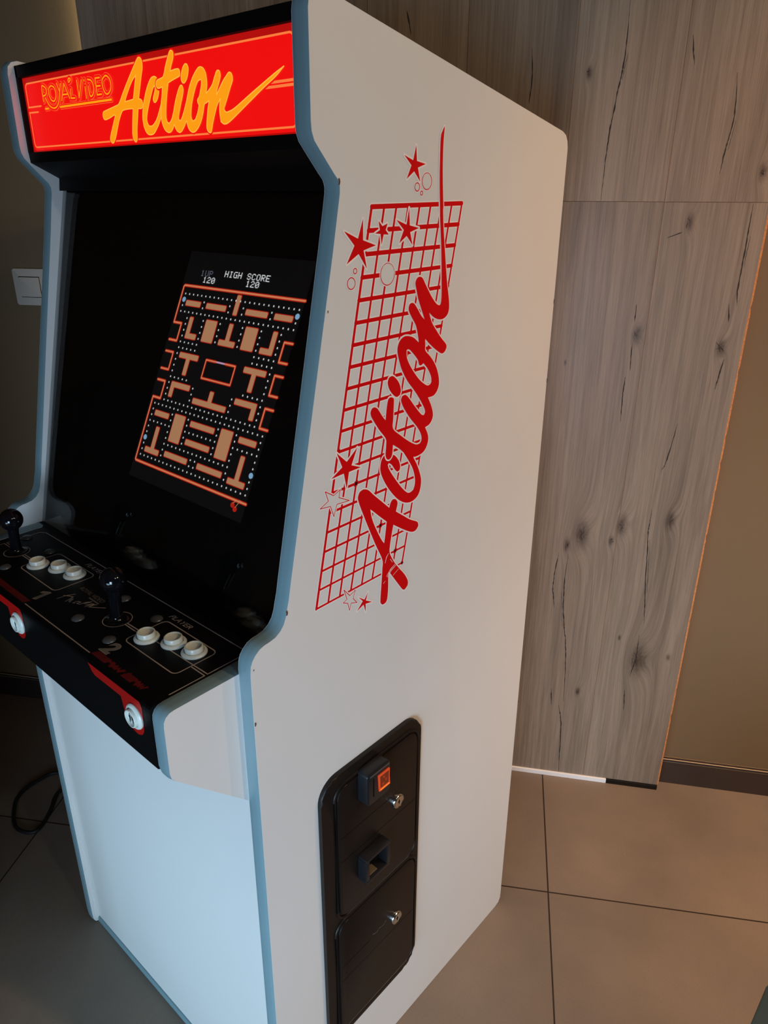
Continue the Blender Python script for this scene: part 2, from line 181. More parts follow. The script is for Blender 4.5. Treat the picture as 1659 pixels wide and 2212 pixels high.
def wood_mat():
    m = bpy.data.materials.new('grey_oak_laminate'); m.use_nodes = True; nt = m.node_tree; b = nt.nodes['Principled BSDF']; L = nt.links.new; N = nt.nodes.new
    uv = N('ShaderNodeUVMap'); uv.uv_map = 'UVMap'                       # metres along the wall and up
    at = N('ShaderNodeAttribute'); at.attribute_name = 'plank'
    sep = N('ShaderNodeSeparateXYZ'); L(uv.outputs[0], sep.inputs[0])
    acc = sep.outputs[0]; kd = None
    for (ks, kz, kr) in KNOTS:                                            # the grain bends around every knot
        vs_ = N('ShaderNodeVectorMath'); vs_.operation = 'SUBTRACT'; vs_.inputs[1].default_value = (ks*S4, kz*S4, 0); L(uv.outputs[0], vs_.inputs[0])
        sc_ = N('ShaderNodeVectorMath'); sc_.operation = 'MULTIPLY'; r = kr*0.00062; sc_.inputs[1].default_value = (1/r, 0.45/r, 0); L(vs_.outputs[0], sc_.inputs[0])
        ln = N('ShaderNodeVectorMath'); ln.operation = 'DOT_PRODUCT'; L(sc_.outputs[0], ln.inputs[0]); L(sc_.outputs[0], ln.inputs[1])
        ng = N('ShaderNodeMath'); ng.operation = 'MULTIPLY'; ng.inputs[1].default_value = -0.5; L(ln.outputs['Value'], ng.inputs[0])
        ex = N('ShaderNodeMath'); ex.operation = 'EXPONENT'; L(ng.outputs[0], ex.inputs[0])
        wd = N('ShaderNodeMath'); wd.operation = 'MULTIPLY'; wd.inputs[1].default_value = -0.16; L(ln.outputs['Value'], wd.inputs[0])
        ew = N('ShaderNodeMath'); ew.operation = 'EXPONENT'; L(wd.outputs[0], ew.inputs[0])
        ma = N('ShaderNodeMath'); ma.operation = 'MULTIPLY_ADD'; ma.inputs[1].default_value = 2.6*r; L(ew.outputs[0], ma.inputs[0]); L(acc, ma.inputs[2]); acc = ma.outputs[0]
        if kd is None: kd = ex.outputs[0]
        else:
            mxx = N('ShaderNodeMath'); mxx.operation = 'MAXIMUM'; L(kd, mxx.inputs[0]); L(ex.outputs[0], mxx.inputs[1]); kd = mxx.outputs[0]
    cb = N('ShaderNodeCombineXYZ'); L(acc, cb.inputs[0]); L(sep.outputs[1], cb.inputs[1]); L(at.outputs['Fac'], cb.inputs[2])
    def noise(sx, sz, detail, rough, dist=0):
        mp = N('ShaderNodeMapping'); mp.inputs['Scale'].default_value = (sx, sz, 7.3); L(cb.outputs[0], mp.inputs[0])
        n = N('ShaderNodeTexNoise'); n.inputs['Scale'].default_value = 1; n.inputs['Detail'].default_value = detail; n.inputs['Roughness'].default_value = rough; n.inputs['Distortion'].default_value = dist
        L(mp.outputs[0], n.inputs['Vector']); return n.outputs['Fac']
    a = noise(9, 0.9, 5, .55, .6); c = noise(70, 1.6, 6, .65, .8); f = noise(620, 12, 3, .6); g = noise(26, 0.8, 5, .6, 1.6)
    def mix(fac, lo, hi, c1, c2, prev=None):
        r = N('ShaderNodeMapRange'); r.inputs[1].default_value = lo; r.inputs[2].default_value = hi; L(fac, r.inputs[0])
        x = N('ShaderNodeMix'); x.data_type = 'RGBA'
        if prev is None: x.inputs[6].default_value = (*c1, 1); x.inputs[7].default_value = (*c2, 1)
        else: x.blend_type = 'MULTIPLY'; L(prev, x.inputs[6]); x.inputs[7].default_value = (*c2, 1)
        L(r.outputs[0], x.inputs[0]); return x.outputs[2]
    k = mix(a, .3, .7, (0.290, 0.230, 0.176), (0.390, 0.312, 0.238))
    k = mix(c, .42, .70, None, (0.66, 0.65, 0.65), k)
    k = mix(g, .50, .66, None, (0.87, 0.86, 0.85), k)
    k = mix(f, .40, .75, None, (0.74, 0.73, 0.72), k)
    kn = N('ShaderNodeMath'); kn.operation = 'MULTIPLY'; L(kd, kn.inputs[0]); L(noise(160, 60, 4, .7, 1.0), kn.inputs[1])
    k = mix(kn.outputs[0], .04, .50, None, (0.34, 0.30, 0.28), k)
    pl = N('ShaderNodeMapRange'); pl.inputs[3].default_value = .90; pl.inputs[4].default_value = 1.12; L(at.outputs['Fac'], pl.inputs[0])
    sm = N('ShaderNodeVectorMath'); sm.operation = 'SCALE'; L(k, sm.inputs[0]); L(pl.outputs[0], sm.inputs['Scale'])
    L(sm.outputs[0], b.inputs['Base Color'])
    b.inputs['Roughness'].default_value = 0.40; b.inputs['Specular IOR Level'].default_value = 0.4
    bp = N('ShaderNodeBump'); bp.inputs['Strength'].default_value = 0.25; bp.inputs['Distance'].default_value = 0.0008; L(c, bp.inputs['Height']); L(bp.outputs[0], b.inputs['Normal'])
    return m
M_wood = wood_mat()
# ------------------------------------------------------------------ mesh helpers
def finish(name, bm, mats, parent=None, smooth=False, label=None):
    bmesh.ops.recalc_face_normals(bm, faces=bm.faces[:]) if smooth != 'flat2d' else None
    me = bpy.data.meshes.new(name); bm.to_mesh(me); bm.free()
    for m in (mats if isinstance(mats, (list, tuple)) else [mats]): me.materials.append(m)
    if smooth is True:
        for p in me.polygons: p.use_smooth = True
        try: me.set_sharp_from_angle(angle=math.radians(38))
        except Exception: pass
    o = bpy.data.objects.new(name, me); COL.objects.link(o)
    if parent: o.parent = parent
    if label: o['label'] = label
    return o
def empty(name, loc, label, cat, group=None):
    o = bpy.data.objects.new(name, None); COL.objects.link(o); o.location = loc; o.empty_display_size = 0.05
    o['label'] = label; o['category'] = cat
    if group: o['group'] = group
    return o
def tag(o, label, cat): o['label'] = label; o['category'] = cat; return o
def box(bm, x0, x1, y0, y1, z0, z1, bev=0.0, mi=0, frame=None):
    r = bmesh.ops.create_cube(bm, size=1); vs_ = r['verts']
    for v in vs_:
        v.co = Vector((x0+(v.co.x+.5)*(x1-x0), y0+(v.co.y+.5)*(y1-y0), z0+(v.co.z+.5)*(z1-z0)))
        if frame: v.co = frame(v.co)
    fs = list({f for v in vs_ for f in v.link_faces})
    if bev:
        es = list({e for v in vs_ for e in v.link_edges})
        r2 = bmesh.ops.bevel(bm, geom=es, offset=bev, segments=2, affect='EDGES', profile=.6); fs += r2['faces']
    for f in fs:
        if f.is_valid: f.material_index = mi
def prism(bm, pts, frame, d0, d1, bev=0.0, mi=0, seg=2):
    """pts: 2D outline; frame(u, v, w) -> Vector; solid between w=d0 and w=d1, the d1 rim bevelled"""
    a = [bm.verts.new(frame(u, v, d0)) for u, v in pts]; b = [bm.verts.new(frame(u, v, d1)) for u, v in pts]
    n = len(pts); fs = [bm.faces.new(a), bm.faces.new(b[::-1])]
    for i in range(n): fs.append(bm.faces.new((a[i], a[(i+1) % n], b[(i+1) % n], b[i])))
    for f in fs: f.material_index = mi
    if bev:
        es = [e for e in fs[1].edges]
        r = bmesh.ops.bevel(bm, geom=es, offset=bev, segments=seg, affect='EDGES', profile=.5)
        for f in r['faces']: f.material_index = mi
def rrect(u0, v0, u1, v1, r, n=6):
    out = []
    for cx, cy, a0 in ((u1-r, v0+r, -90), (u1-r, v1-r, 0), (u0+r, v1-r, 90), (u0+r, v0+r, 180)):
        for i in range(n+1):
            a = math.radians(a0+90*i/n); out.append((cx+r*math.cos(a), cy+r*math.sin(a)))
    return out
def smooth_closed(pts, sub=5, corner=52):
    """Catmull-Rom through a closed outline; points where it turns sharply stay corners"""
    n = len(pts); P = [Vector(p) for p in pts]; out = []
    def sharp(i):
        a = P[i]-P[i-1]; b = P[(i+1) % n]-P[i]
        return a.length > 0 and b.length > 0 and math.degrees(a.angle(b)) > corner
    S = [sharp(i) for i in range(n)]
    for i in range(n):
        p1, p2 = P[i], P[(i+1) % n]; p0 = P[i-1] if not S[i] else p1*2-p2; p3 = P[(i+2) % n] if not S[(i+1) % n] else p2*2-p1
        for k in range(sub):
            t = k/sub
            out.append(0.5*((2*p1)+(-p0+p2)*t+(2*p0-5*p1+4*p2-p3)*t*t+(-p0+3*p1-3*p2+p3)*t**3))
    return [(v.x, v.y) for v in out]
def smooth_open(pts, sub=5):
    P = [Vector(p) for p in pts]; out = []
    for i in range(len(P)-1):
        p1, p2 = P[i], P[i+1]; p0 = P[i-1] if i else p1*2-p2; p3 = P[i+2] if i+2 < len(P) else p2*2-p1
        for k in range(sub):
            t = k/sub; out.append(0.5*((2*p1)+(-p0+p2)*t+(2*p0-5*p1+4*p2-p3)*t*t+(-p0+3*p1-3*p2+p3)*t**3))
    out.append(P[-1]); return [tuple(v) for v in out]
LAYER = [0]
def lift():
    """overlapping prints lie a micron apart"""
    LAYER[0] = (LAYER[0]+1) % 60; return LAYER[0]*1.2e-6
def face2d(bm, loops, frame, d, mi=0):
    """flat printed shape (with holes) on a surface"""
    vv = [[Vector((u, v, 0)) for u, v in lp] for lp in loops]; flat = [p for lp in vv for p in lp]
    d += lift(); bv = [bm.verts.new(frame(p.x, p.y, d)) for p in flat]
    for t in tessellate_polygon(vv):
        try: f = bm.faces.new([bv[i] for i in t]); f.material_index = mi
        except ValueError: pass
def stroke(bm, pts, r, frame, d, mi=0, closed=False, caps=True):
    """flat pen stroke of half width r (number, or one per point)"""
    n = len(pts); R_ = r if isinstance(r, (list, tuple)) else [r]*n
    P = [Vector(p) for p in pts]
    def V(p): return bm.verts.new(frame(p.x, p.y, d+dj[0]))
    dj = [0]
    for i in range(n if closed else n-1):
        a, b = P[i], P[(i+1) % n]; t = b-a
        if t.length < 1e-7: continue
        dj[0] = lift(); t.normalize(); nn = Vector((-t.y, t.x)); ra, rb = R_[i], R_[(i+1) % n]
        f = bm.faces.new((V(a+nn*ra), V(a-nn*ra), V(b-nn*rb), V(b+nn*rb))); f.material_index = mi
    if caps:
        for i, p in enumerate(P):
            if R_[i] < 2e-4: k = 6
            else: k = 12
            dj[0] = lift()
            f = bm.faces.new([V(p+Vector((math.cos(2*math.pi*j/k), math.sin(2*math.pi*j/k)))*R_[i]) for j in range(k)]); f.material_index = mi
def lathe(bm, prof, c, axis='z', n=40, mi=0, frame=None):
    """prof: (radius, height) pairs; spun about c"""
    rings = []
    for r, h in prof:
        ring = []
        for i in range(n):
            a = 2*math.pi*i/n; u, v = r*math.cos(a), r*math.sin(a)
            p = {'z': Vector((u, v, h)), 'y': Vector((u, -h, v)), 'x': Vector((h, u, v))}[axis]
            ring.append(bm.verts.new(Vector(c)+p))
        rings.append(ring)
    for k in range(len(rings)-1):
        for i in range(n):
            f = bm.faces.new((rings[k][i], rings[k][(i+1) % n], rings[k+1][(i+1) % n], rings[k+1][i])); f.material_index = mi
    for ring in (rings[0], rings[-1]):
        f = bm.faces.new(ring); f.material_index = mi
def tube(bm, pts, r, n=10):
    P = [Vector(p) for p in pts]; rings = []
    for i, p in enumerate(P):
        t = (P[min(i+1, len(P)-1)]-P[max(i-1, 0)]).normalized(); s = t.cross(Vector((0, 0, 1))).normalized(); u = s.cross(t)
        rings.append([bm.verts.new(p+(s*math.cos(2*math.pi*k/n)+u*math.sin(2*math.pi*k/n))*r) for k in range(n)])
    for a, b in zip(rings, rings[1:]):
        for k in range(n): bm.faces.new((a[k], a[(k+1) % n], b[(k+1) % n], b[k]))
    bm.faces.new(rings[0]); bm.faces.new(rings[-1])
F_side = lambda u, v, w: Vector((w, u, v))             # on the right flank: u = y, v = z, w = outwards
F_front = lambda u, v, w: Vector((u, -w, v))           # facing the player: w = -y
F_top = lambda u, v, w: Vector((u, v, w))              # horizontal
def text_loops(s, size, shear=0.0, bold=0.0):
    """outlines of a text as a triangulated 2D mesh"""
    cu = bpy.data.curves.new('t', 'FONT'); cu.body = s; cu.size = size; cu.shear = shear; cu.offset = bold; cu.resolution_u = 4
    o = bpy.data.objects.new('t', cu); COL.objects.link(o); dg = bpy.context.evaluated_depsgraph_get()
    me = bpy.data.meshes.new_from_object(o.evaluated_get(dg)); vs_ = [(v.co.x, v.co.y) for v in me.vertices]; fs = [list(p.vertices) for p in me.polygons]
    bpy.data.objects.remove(o); bpy.data.curves.remove(cu); bpy.data.meshes.remove(me); return vs_, fs
def put_text(bm, s, u, v, width, height, frame, d, mi=0, shear=0.0, bold=0.0):
    vs_, fs = text_loops(s, 1.0, shear, bold)
    x0, x1 = min(p[0] for p in vs_), max(p[0] for p in vs_); y0, y1 = min(p[1] for p in vs_), max(p[1] for p in vs_)
    bv = [bm.verts.new(frame(u+(p[0]-x0)/(x1-x0)*width, v+(p[1]-y0)/(y1-y0)*height, d)) for p in vs_]
    for f in fs:
        try: q = bm.faces.new([bv[i] for i in f]); q.material_index = mi
        except ValueError: pass
# ================================================================== THE ROOM
def wallpt(s, z, off=0.0): p = WD*s+WN*(WOFF+off); return Vector((p.x, p.y, z))
F_wall = lambda s, z, w: wallpt(s, z, -w)               # w = out of the wall, into the room
bm = bmesh.new(); box(bm, -4.5, 4.5, -4.5, 4.5, -0.05, 0.0)
fl = finish('floor', bm, M_floor); fl['kind'] = 'structure'
WALLW = -0.040                                          # plaster lies 40 mm behind the face of the boards
bm = bmesh.new(); prism(bm, [(-3.3, 0), (3.3, 0), (3.3, 2.6), (-3.3, 2.6)], F_wall, WALLW-0.1, WALLW)
o = finish('wall_back', bm, M_wall); o['kind'] = 'structure'
# grey oak cladding: boards of 198 mm with a horizontal break
bm = bmesh.new(); uvl = bm.loops.layers.uv.new('UVMap'); pk = bm.faces.layers.float.new('plank')
seams = [0.7335, 0.538, 0.3415, 0.137, -0.06, -0.255, -0.384, -0.52, -0.6735]; JZ = 1.4715
def plank(s0, s1, z0, z1, idx):
    n0 = len(bm.faces); g = 0.00045
    a = [(s0+g, z0+g), (s1-g, z0+g), (s1-g, z1-g), (s0+g, z1-g)]
    fv = [bm.verts.new(F_wall(s, z, 0)) for s, z in a]; bv = [bm.verts.new(F_wall(s, z, -0.009)) for s, z in a]
    fs = [bm.faces.new(fv)]+[bm.faces.new((fv[i], bv[i], bv[(i+1) % 4], fv[(i+1) % 4])) for i in range(4)]
    for f in fs:
        f[pk] = idx
        for l in f.loops:
            c = l.vert.co; l[uvl].uv = (c.dot(WD), c.z)
    for f in fs[1:]: f.material_index = 1
rr = random.Random(3)
for i in range(len(seams)-1):
    plank(seams[i+1], seams[i], 0.014, JZ, rr.random()); plank(seams[i+1], seams[i], JZ, 2.55, rr.random())
def crack(pts, wmax):
    L = sum((Vector(pts[i+1])-Vector(pts[i])).length for i in range(len(pts)-1)); m = max(3, int(L/0.006))
    P = smooth_open(pts, max(2, m//(len(pts)-1)+1)); n = len(P); x = 0; out = []; rad = []
    for i, (u, v) in enumerate(P):
        x += rr.uniform(-.0006, .0006); x *= .85; t = min(1, 4*i/n+.15, 4*(n-1-i)/n+.15)
        out.append((u+x, v)); rad.append(max(.00025, wmax*t*rr.uniform(.35, 1.0)))
    stroke(bm, out, rad, F_wall, 0.0003, mi=2, caps=False)
for cr in CRACKS:
    pts = [(a*S4, b*S4) for a, b in cr]; crack(pts, .0015)
    if len(pts) > 3:
        o_ = rr.choice((-1, 1))*.0045; crack([(a+o_+rr.uniform(-.001, .001), b) for a, b in pts[1:3]], .0005)
for ks, kz, kr in KNOTS:
    if kr < 6: continue
    for j in range(rr.randint(2, 4)):
        a_ = rr.uniform(0, 6.28); l_ = kr*.001*rr.uniform(.5, 1.1); u0, v0 = ks*S4+rr.uniform(-.003, .003), kz*S4+rr.uniform(-.004, .004)
        crack([(u0, v0), (u0+math.cos(a_)*l_*.4, v0+math.sin(a_)*l_*.5), (u0+math.cos(a_+.3)*l_*.7, v0+math.sin(a_+.3)*l_)], .0008)
me_o = finish('wall_wood_cladding', bm, [M_wood, M_seam, M_crack], smooth='flat2d'); me_o['kind'] = 'structure'
# raw particle board core of the cladding, with chipped corners
bm = bmesh.new()
edge = [(0.7368, 0.014)]+[(0.7368-(rr.uniform(0, .002) if rr.random() < .12 else 0)+0.0006, 0.014+i*0.012) for i in range(1, 210)]+[(0.7368, 2.54)]
prism(bm, edge+[(-0.672, 2.54), (-0.672, 0.014)], F_wall, -0.040, -0.0030)
o = finish('trim_1', bm, M_chip); o['kind'] = 'structure'
bm = bmesh.new(); box(bm, -0.6735, 0.60, -0.004, 0.012, 0.0, 0.0135, 0.001, frame=lambda c: F_wall(c.x, c.z, -c.y))
o = finish('trim_2', bm, M_stripglint); o['kind'] = 'structure'
bm = bmesh.new(); box(bm, 0.601, 0.734, -0.004, 0.012, 0.0, 0.0135, 0.001, frame=lambda c: F_wall(c.x, c.z, -c.y))
o = finish('trim_3', bm, M_darkmetal); o['kind'] = 'structure'
for nm, a, b in (('baseboard_right', 0.739, 3.2), ('baseboard_left', -3.2, -0.675)):
    bm = bmesh.new(); box(bm, a, b, 0.030, 0.040, 0, 0.0715, 0.001, 0, frame=lambda c: F_wall(c.x, c.z, -c.y))
    box(bm, a, b, 0.0295, 0.040, 0.0718, 0.081, 0.001, 1, frame=lambda c: F_wall(c.x, c.z, -c.y))
    o = finish(nm, bm, [M_base, M_basetop]); o['kind'] = 'structure'
bm = bmesh.new(); prism(bm, [(-4.5, -4.5), (4.5, -4.5), (4.5, 4.5), (-4.5, 4.5)], F_top, 2.60, 2.65)
o = finish('ceiling', bm, M_ceil); o['kind'] = 'structure'
# unseen blocker added in front of the machine to shade the left of the room
bm = bmesh.new(); box(bm, -3.2, -0.42, -0.68, -0.54, 0, 2.6)
o = finish('front_shade_blocker', bm, M_wall); o['kind'] = 'structure'
# ------------------------------------------------------------------ light switch, half hidden behind the machine
sw = empty('light_switch', wallpt(-0.915, 1.27, 0.0), 'square pale light switch on the dark wall left of the arcade machine', 'light switch')
def to_local(o_, par):
    bpy.context.view_layer.update(); o_.matrix_parent_inverse = par.matrix_world.inverted()
bm = bmesh.new(); prism(bm, rrect(-0.9590, 1.2275, -0.8730, 1.3135, 0.004), F_wall, WALLW, WALLW+0.009, 0.002)
o = finish('switch_frame', bm, M_switch, sw, True); to_local(o, sw)
bm = bmesh.new(); prism(bm, rrect(-0.9430, 1.2480, -0.8890, 1.2940, 0.002), F_wall, WALLW+0.009, WALLW+0.0125, 0.0012)
o = finish('rocker', bm, M_switch, sw, True); to_local(o, sw)
bm = bmesh.new(); prism(bm, rrect(-0.9445, 1.2462, -0.8875, 1.2958, 0.002), F_wall, WALLW+0.0088, WALLW+0.0093)
o = finish('rocker_gap', bm, M_blackdeep, sw); to_local(o, sw)
# ------------------------------------------------------------------ cable loop on the floor
bm = bmesh.new()
cp = [(-0.93, 0.26), (-1.06, 0.215), (-1.141, 0.163), (-1.150, 0.121), (-1.145, 0.078), (-1.126, 0.046), (-1.09, 0.023), (-1.049, 0.006), (-1.019, 0.004), (-0.991, 0.017), (-0.982, 0.034), (-0.997, 0.061), (-1.024, 0.09), (-1.063, 0.134), (-1.03, 0.215), (-0.90, 0.31)]
cp3 = [(x, y, 0.0052+(0.007 if i > 12 else 0)*(1 if i > 13 else .5)) for i, (x, y) in enumerate(cp)]
tube(bm, smooth_open(cp3, 6), 0.0048)
tag(finish('power_cable', bm, M_cable, smooth=True), 'thin black cable looped on the dark floor left of the arcade machine', 'cable')
# ------------------------------------------------------------------ dark teal crate, only its corner in view at the lower right
crate = empty('storage_crate', (0.68, 0.30, 0.0), 'dark teal upright box cut off by the lower right edge of the photo', 'box')
def cpart(name, bm, m):
    o_ = finish(name, bm, m, crate, True); o_.location = -Vector(crate.location); return o_
bm = bmesh.new(); box(bm, 0.5406, 0.818, 0.142, 0.460, 0.0, 0.424, 0.004); cpart('body', bm, M_teal)
bm = bmesh.new(); box(bm, 0.5386, 0.820, 0.140, 0.462, 0.427, 0.452, 0.004); cpart('lid', bm, M_teal)
bm = bmesh.new(); box(bm, 0.5376, 0.5412, 0.255, 0.345, 0.330, 0.355, 0.0015); cpart('handle', bm, M_plastic)
# ================================================================== THE ARCADE MACHINE
W, T = 0.66, 0.02324
cab = empty('arcade_machine', (-W/2, 0.32, 0), 'upright white arcade machine with a lit red sign, black control panel and red side decal', 'arcade machine')
def part(name, bm, mats, smooth=False, label=None, parent=None):
    o = finish(name, bm, mats, parent or cab, smooth, label)
    o.location = -Vector(cab.location); return o
def sub(name, bm, mats, parent, smooth=False, label=None):
    return finish(name, bm, mats, parent, smooth, label)
PROFILE = [(0.0006, 0.030), (0.0012, 0.014), (0.0050, 0.0045), (0.0130, 0.0005), (0.6280, 0.0005), (0.6400, 0.0035), (0.6455, 0.013), (0.6462, 0.03),
 (0.6400, 1.5450), (0.6375, 1.5545), (0.6320, 1.5615), (0.6220, 1.5660), (0.1620, 1.6580), (0.1500, 1.6592), (0.1410, 1.6570), (0.1350, 1.6510), (0.1332, 1.6420),
 (0.1322, 1.5480), (0.1330, 1.5390), (0.1362, 1.5310), (0.1440, 1.5222), (0.1620, 1.5025), (0.1680, 1.4965), (0.1706, 1.4905), (0.1704, 1.4830),
 (0.1585, 1.4260), (0.1150, 1.2330), (0.0752, 1.0550), (0.0719, 1.0393), (0.0688, 1.0290), (0.0661, 1.0185), (0.0620, 1.0091), (0.0561, 1.0022), (0.0479, 0.9973), (0.0381, 0.9955), (0.0313, 0.9949), (0.0236, 0.9927), (0.0166, 0.9875), (0.0119, 0.9820), (0.0090, 0.9755), (0.0076, 0.9641), (0.0072, 0.9463)]
def edge_ring(bm, prof, x0, x1, bulge=0.0014, inset=0.0):
    """rounded plastic moulding running round a board edge"""
    n = len(prof); P = [Vector(p) for p in prof]; nor = []
    area_ = sum(P[i].x*P[(i+1) % n].y-P[(i+1) % n].x*P[i].y for i in range(n)); sg = 1 if area_ > 0 else -1
    for i in range(n):
        t = (P[(i+1) % n]-P[i]).normalized()+(P[i]-P[i-1]).normalized(); t.normalize(); nor.append(Vector((t.y, -t.x))*sg)
    K = 7; rings = []
    for k in range(K):
        f = k/(K-1); x = x0+(x1-x0)*f; h = bulge*(1-abs(2*f-1)**4)
        rings.append([bm.verts.new(Vector((x, P[i].x+nor[i].x*h, P[i].y+nor[i].y*h))) for i in range(n)])
    for k in range(K-1):
        for i in range(n): bm.faces.new((rings[k][i], rings[k][(i+1) % n], rings[k+1][(i+1) % n], rings[k+1][i]))
side_obj = {}
for side, x0, x1 in (('right', -T, 0.0), ('left', -W, -W+T)):
    bm = bmesh.new(); prism(bm, PROFILE, F_side, x0, x1)
    sp = part('side_panel', bm, M_white); side_obj[side] = sp
    bm = bmesh.new(); edge_ring(bm, PROFILE, x0+0.0004, x1-0.0004)
    sub('edge_moulding', bm, M_edge, sp, True, 'grey moulding around the board edge')
    # arm of the control box
    a0, a1 = (-2*T, -T) if side == 'right' else (-W+T, -W+2*T)
    CH = [(0.050, 0.9553), (-0.0820, 0.9553), (-0.0885, 0.9543), (-0.0935, 0.9510), (-0.0965, 0.9455), (-0.0973, 0.9390), (-0.0980, 0.8740), (-0.0965, 0.8660), (-0.0910, 0.8590), (0.0120, 0.7520), (0.050, 0.7520)]
    bm = bmesh.new(); prism(bm, CH, F_side, a0+.0002, a1-.0002); ck = part('control_box_cheek', bm, M_white)
    bm = bmesh.new(); edge_ring(bm, CH, a0+0.0004, a1-0.0004); sub('edge_moulding', bm, M_edge, ck, True, 'grey moulding around the board edge')
# side decal -----------------------------------------------------------
bm = bmesh.new(); GAP = 0.0019; D1, D2, D3, D4, D5 = 0.00012, 0.00024, 0.00036, 0.00048, 0.00060
sc4 = lambda L_: [(a*S4, b*S4) for a, b in L_]
TL, TR, BL, BR = Vector((.2190, 1.4700)), Vector((.3862, 1.4728)), Vector((.1148, 1.0068)), Vector((.2800, 1.0088))
def gp(a, b): return (TL*(1-a)+TR*a)*(1-b)+(BL*(1-a)+BR*a)*b
glines = []
for i in range(9): glines.append((gp(i/8, 0), gp(i/8, 1), 0.00165 if i else 0.0019))
for j in range(20): glines.append((gp(0, j/19), gp(1, j/19), 0.0026-0.0012*j/19))
for a, b, r in glines: stroke(bm, [a, b], r+0.0014, F_side, D1, mi=1)
for a, b, r in glines: stroke(bm, [a, b], r, F_side, D2, mi=0)
def star(pts, d_gap, d_red, outline=False):
    p = sc4(pts)
    stroke(bm, p, GAP, F_side, d_gap, mi=1, closed=True)
    if outline: face2d(bm, [p], F_side, d_gap+.00008, mi=2); stroke(bm, p, 0.0005, F_side, d_red, mi=0, closed=True)
    else: face2d(bm, [p], F_side, d_red, mi=0)
for s in STARS: star(s, D3, D4)
for s in OPEN_STARS: star(s, D3, D4, True)
for cyy, czz, r in CIRCLES:
    c = [(cyy*S4+r*S4*math.cos(t*math.pi/18), czz*S4+r*S4*math.sin(t*math.pi/18)) for t in range(36)]
    face2d(bm, [c], F_side, D3+.00008, mi=2); stroke(bm, c, 0.0016, F_side, D3, mi=1, closed=True); stroke(bm, c, 0.00055, F_side, D4, mi=0, closed=True)
def logo_loops(tail):
    w_ = LOGO_WORD+tail+LOGO_WORD_BACK
    return dict(A=[smooth_closed(sc4(LOGO_A)), smooth_closed(sc4(LOGO_A_HOLE))], C=[smooth_closed(sc4(LOGO_C))], T=[smooth_closed(sc4(w_)), smooth_closed(sc4(LOGO_O_HOLE))], D=[smooth_closed(sc4(LOGO_DOT))])
LG = logo_loops(LOGO_TAIL)
E = 0.00012
def logo(bm, LG, frame, d, gap, mi_gap, mi_fill, outline=None):
    """C lies under the bar of the t; every letter clears a margin around itself"""
    for k in 'ACDT':
        for lp in LG[k]: stroke(bm, lp, gap, frame, d, mi=mi_gap, closed=True)
    for k in 'CAD': face2d(bm, LG[k], frame, d+E, mi=mi_fill)
    if outline:
        for k in 'CAD':
            for lp in LG[k]: stroke(bm, lp, outline[0], frame, d+2*E, mi=outline[1], closed=True)
    bar = LG['T'][0][-62:-18]
    stroke(bm, bar, gap, frame, d+3*E, mi=mi_gap)
    face2d(bm, LG['T'], frame, d+4*E, mi=mi_fill)
    if outline:
        for lp in LG['T']: stroke(bm, lp, outline[0], frame, d+5*E, mi=outline[1], closed=True)
logo(bm, LG, F_side, D4, GAP, 1, 0)
for s in SCRATCH: stroke(bm, sc4(s), [0.0003]+[0.0006]*(len(s)-2)+[0.0002], F_side, D4+5.5*E, mi=1)
sub('side_decal', bm, [M_decalred, M_decalgap, M_white], side_obj['right'], 'flat2d', 'red Action decal with grid and stars')
# small chips on the board edge and a few scuffs
for y, z, r in ((0.0668, 1.0225, .0022), (0.0082, .893, .0018), (0.6405, 1.33, .0022), (0.6412, 1.205, .0022), (0.6455, 0.56, .002), (0.1690, 1.4945, .0022), (0.1480, 1.365, .0009), (0.012, 0.9995-.03, .0008)):
    bm = bmesh.new(); stroke(bm, [(y, z-r), (y+.0006, z), (y, z+r)], r*.55, F_side, 0.0005)
    sub('edge_chip', bm, M_chipdark, side_obj['right'], 'flat2d', 'small chip in the edge of the board')
# roof, back, floor board ---------------------------------------------
bm = bmesh.new(); prism(bm, [(0.173, 1.6340), (0.62, 1.5475), (0.62, 1.5645), (0.173, 1.6515)], F_side, -W+T, -T); part('roof_panel', bm, M_white)
bm = bmesh.new(); box(bm, -W+T, -T, 0.615, 0.632, 0.02, 1.55); part('back_panel', bm, M_white)
# front panel with bottom rail
bm = bmesh.new(); box(bm, -W+T, -T, 0.0130, 0.0300, 0.0170, 0.80, 0.0006); fp = part('front_panel', bm, M_white)
bm = bmesh.new(); box(bm, -W+T, -T, 0.0100, 0.0300, 0.0, 0.0165, 0.0012); sub('bottom_rail', bm, M_edge, fp, False, 'grey rail along the foot of the panel')
# inner side lining strip beside the front panel
bm = bmesh.new(); box(bm, -W+T, -W+T+0.004, 0.0075, 0.0130, 0.0125, 0.80, 0.0006); sub('corner_bead', bm, M_white, fp)
# ------------------------------------------------------------------ lit sign
XI0, XI1 = -W+T, -T
YS = 0.150
bm = bmesh.new()
box(bm, XI0, XI1, 0.1435, 0.172, 1.6365, 1.6525, 0.001)                     # top bar
box(bm, XI0, XI0+0.0062, 0.1435, 0.172, 1.5385, 1.6525, 0.0006); box(bm, XI1-0.0062, XI1, 0.1435, 0.172, 1.5385, 1.6525, 0.0006)
prism(bm, [(0.1440, 1.5390), (0.1448, 1.5250), (0.1860, 1.5040), (0.1832, 1.4862), (0.42, 1.4862), (0.42, 1.5390)], F_side, XI0, XI1)
box(bm, XI0, XI1, 0.20, 0.21, 1.50, 1.64)
sf = part('sign_frame', bm, M_black)
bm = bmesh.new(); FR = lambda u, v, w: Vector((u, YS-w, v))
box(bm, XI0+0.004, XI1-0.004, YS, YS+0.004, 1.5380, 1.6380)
sg = sub('sign_face', bm, M_signfalloff, sf, False, 'glowing red sign panel')
bm = bmesh.new()
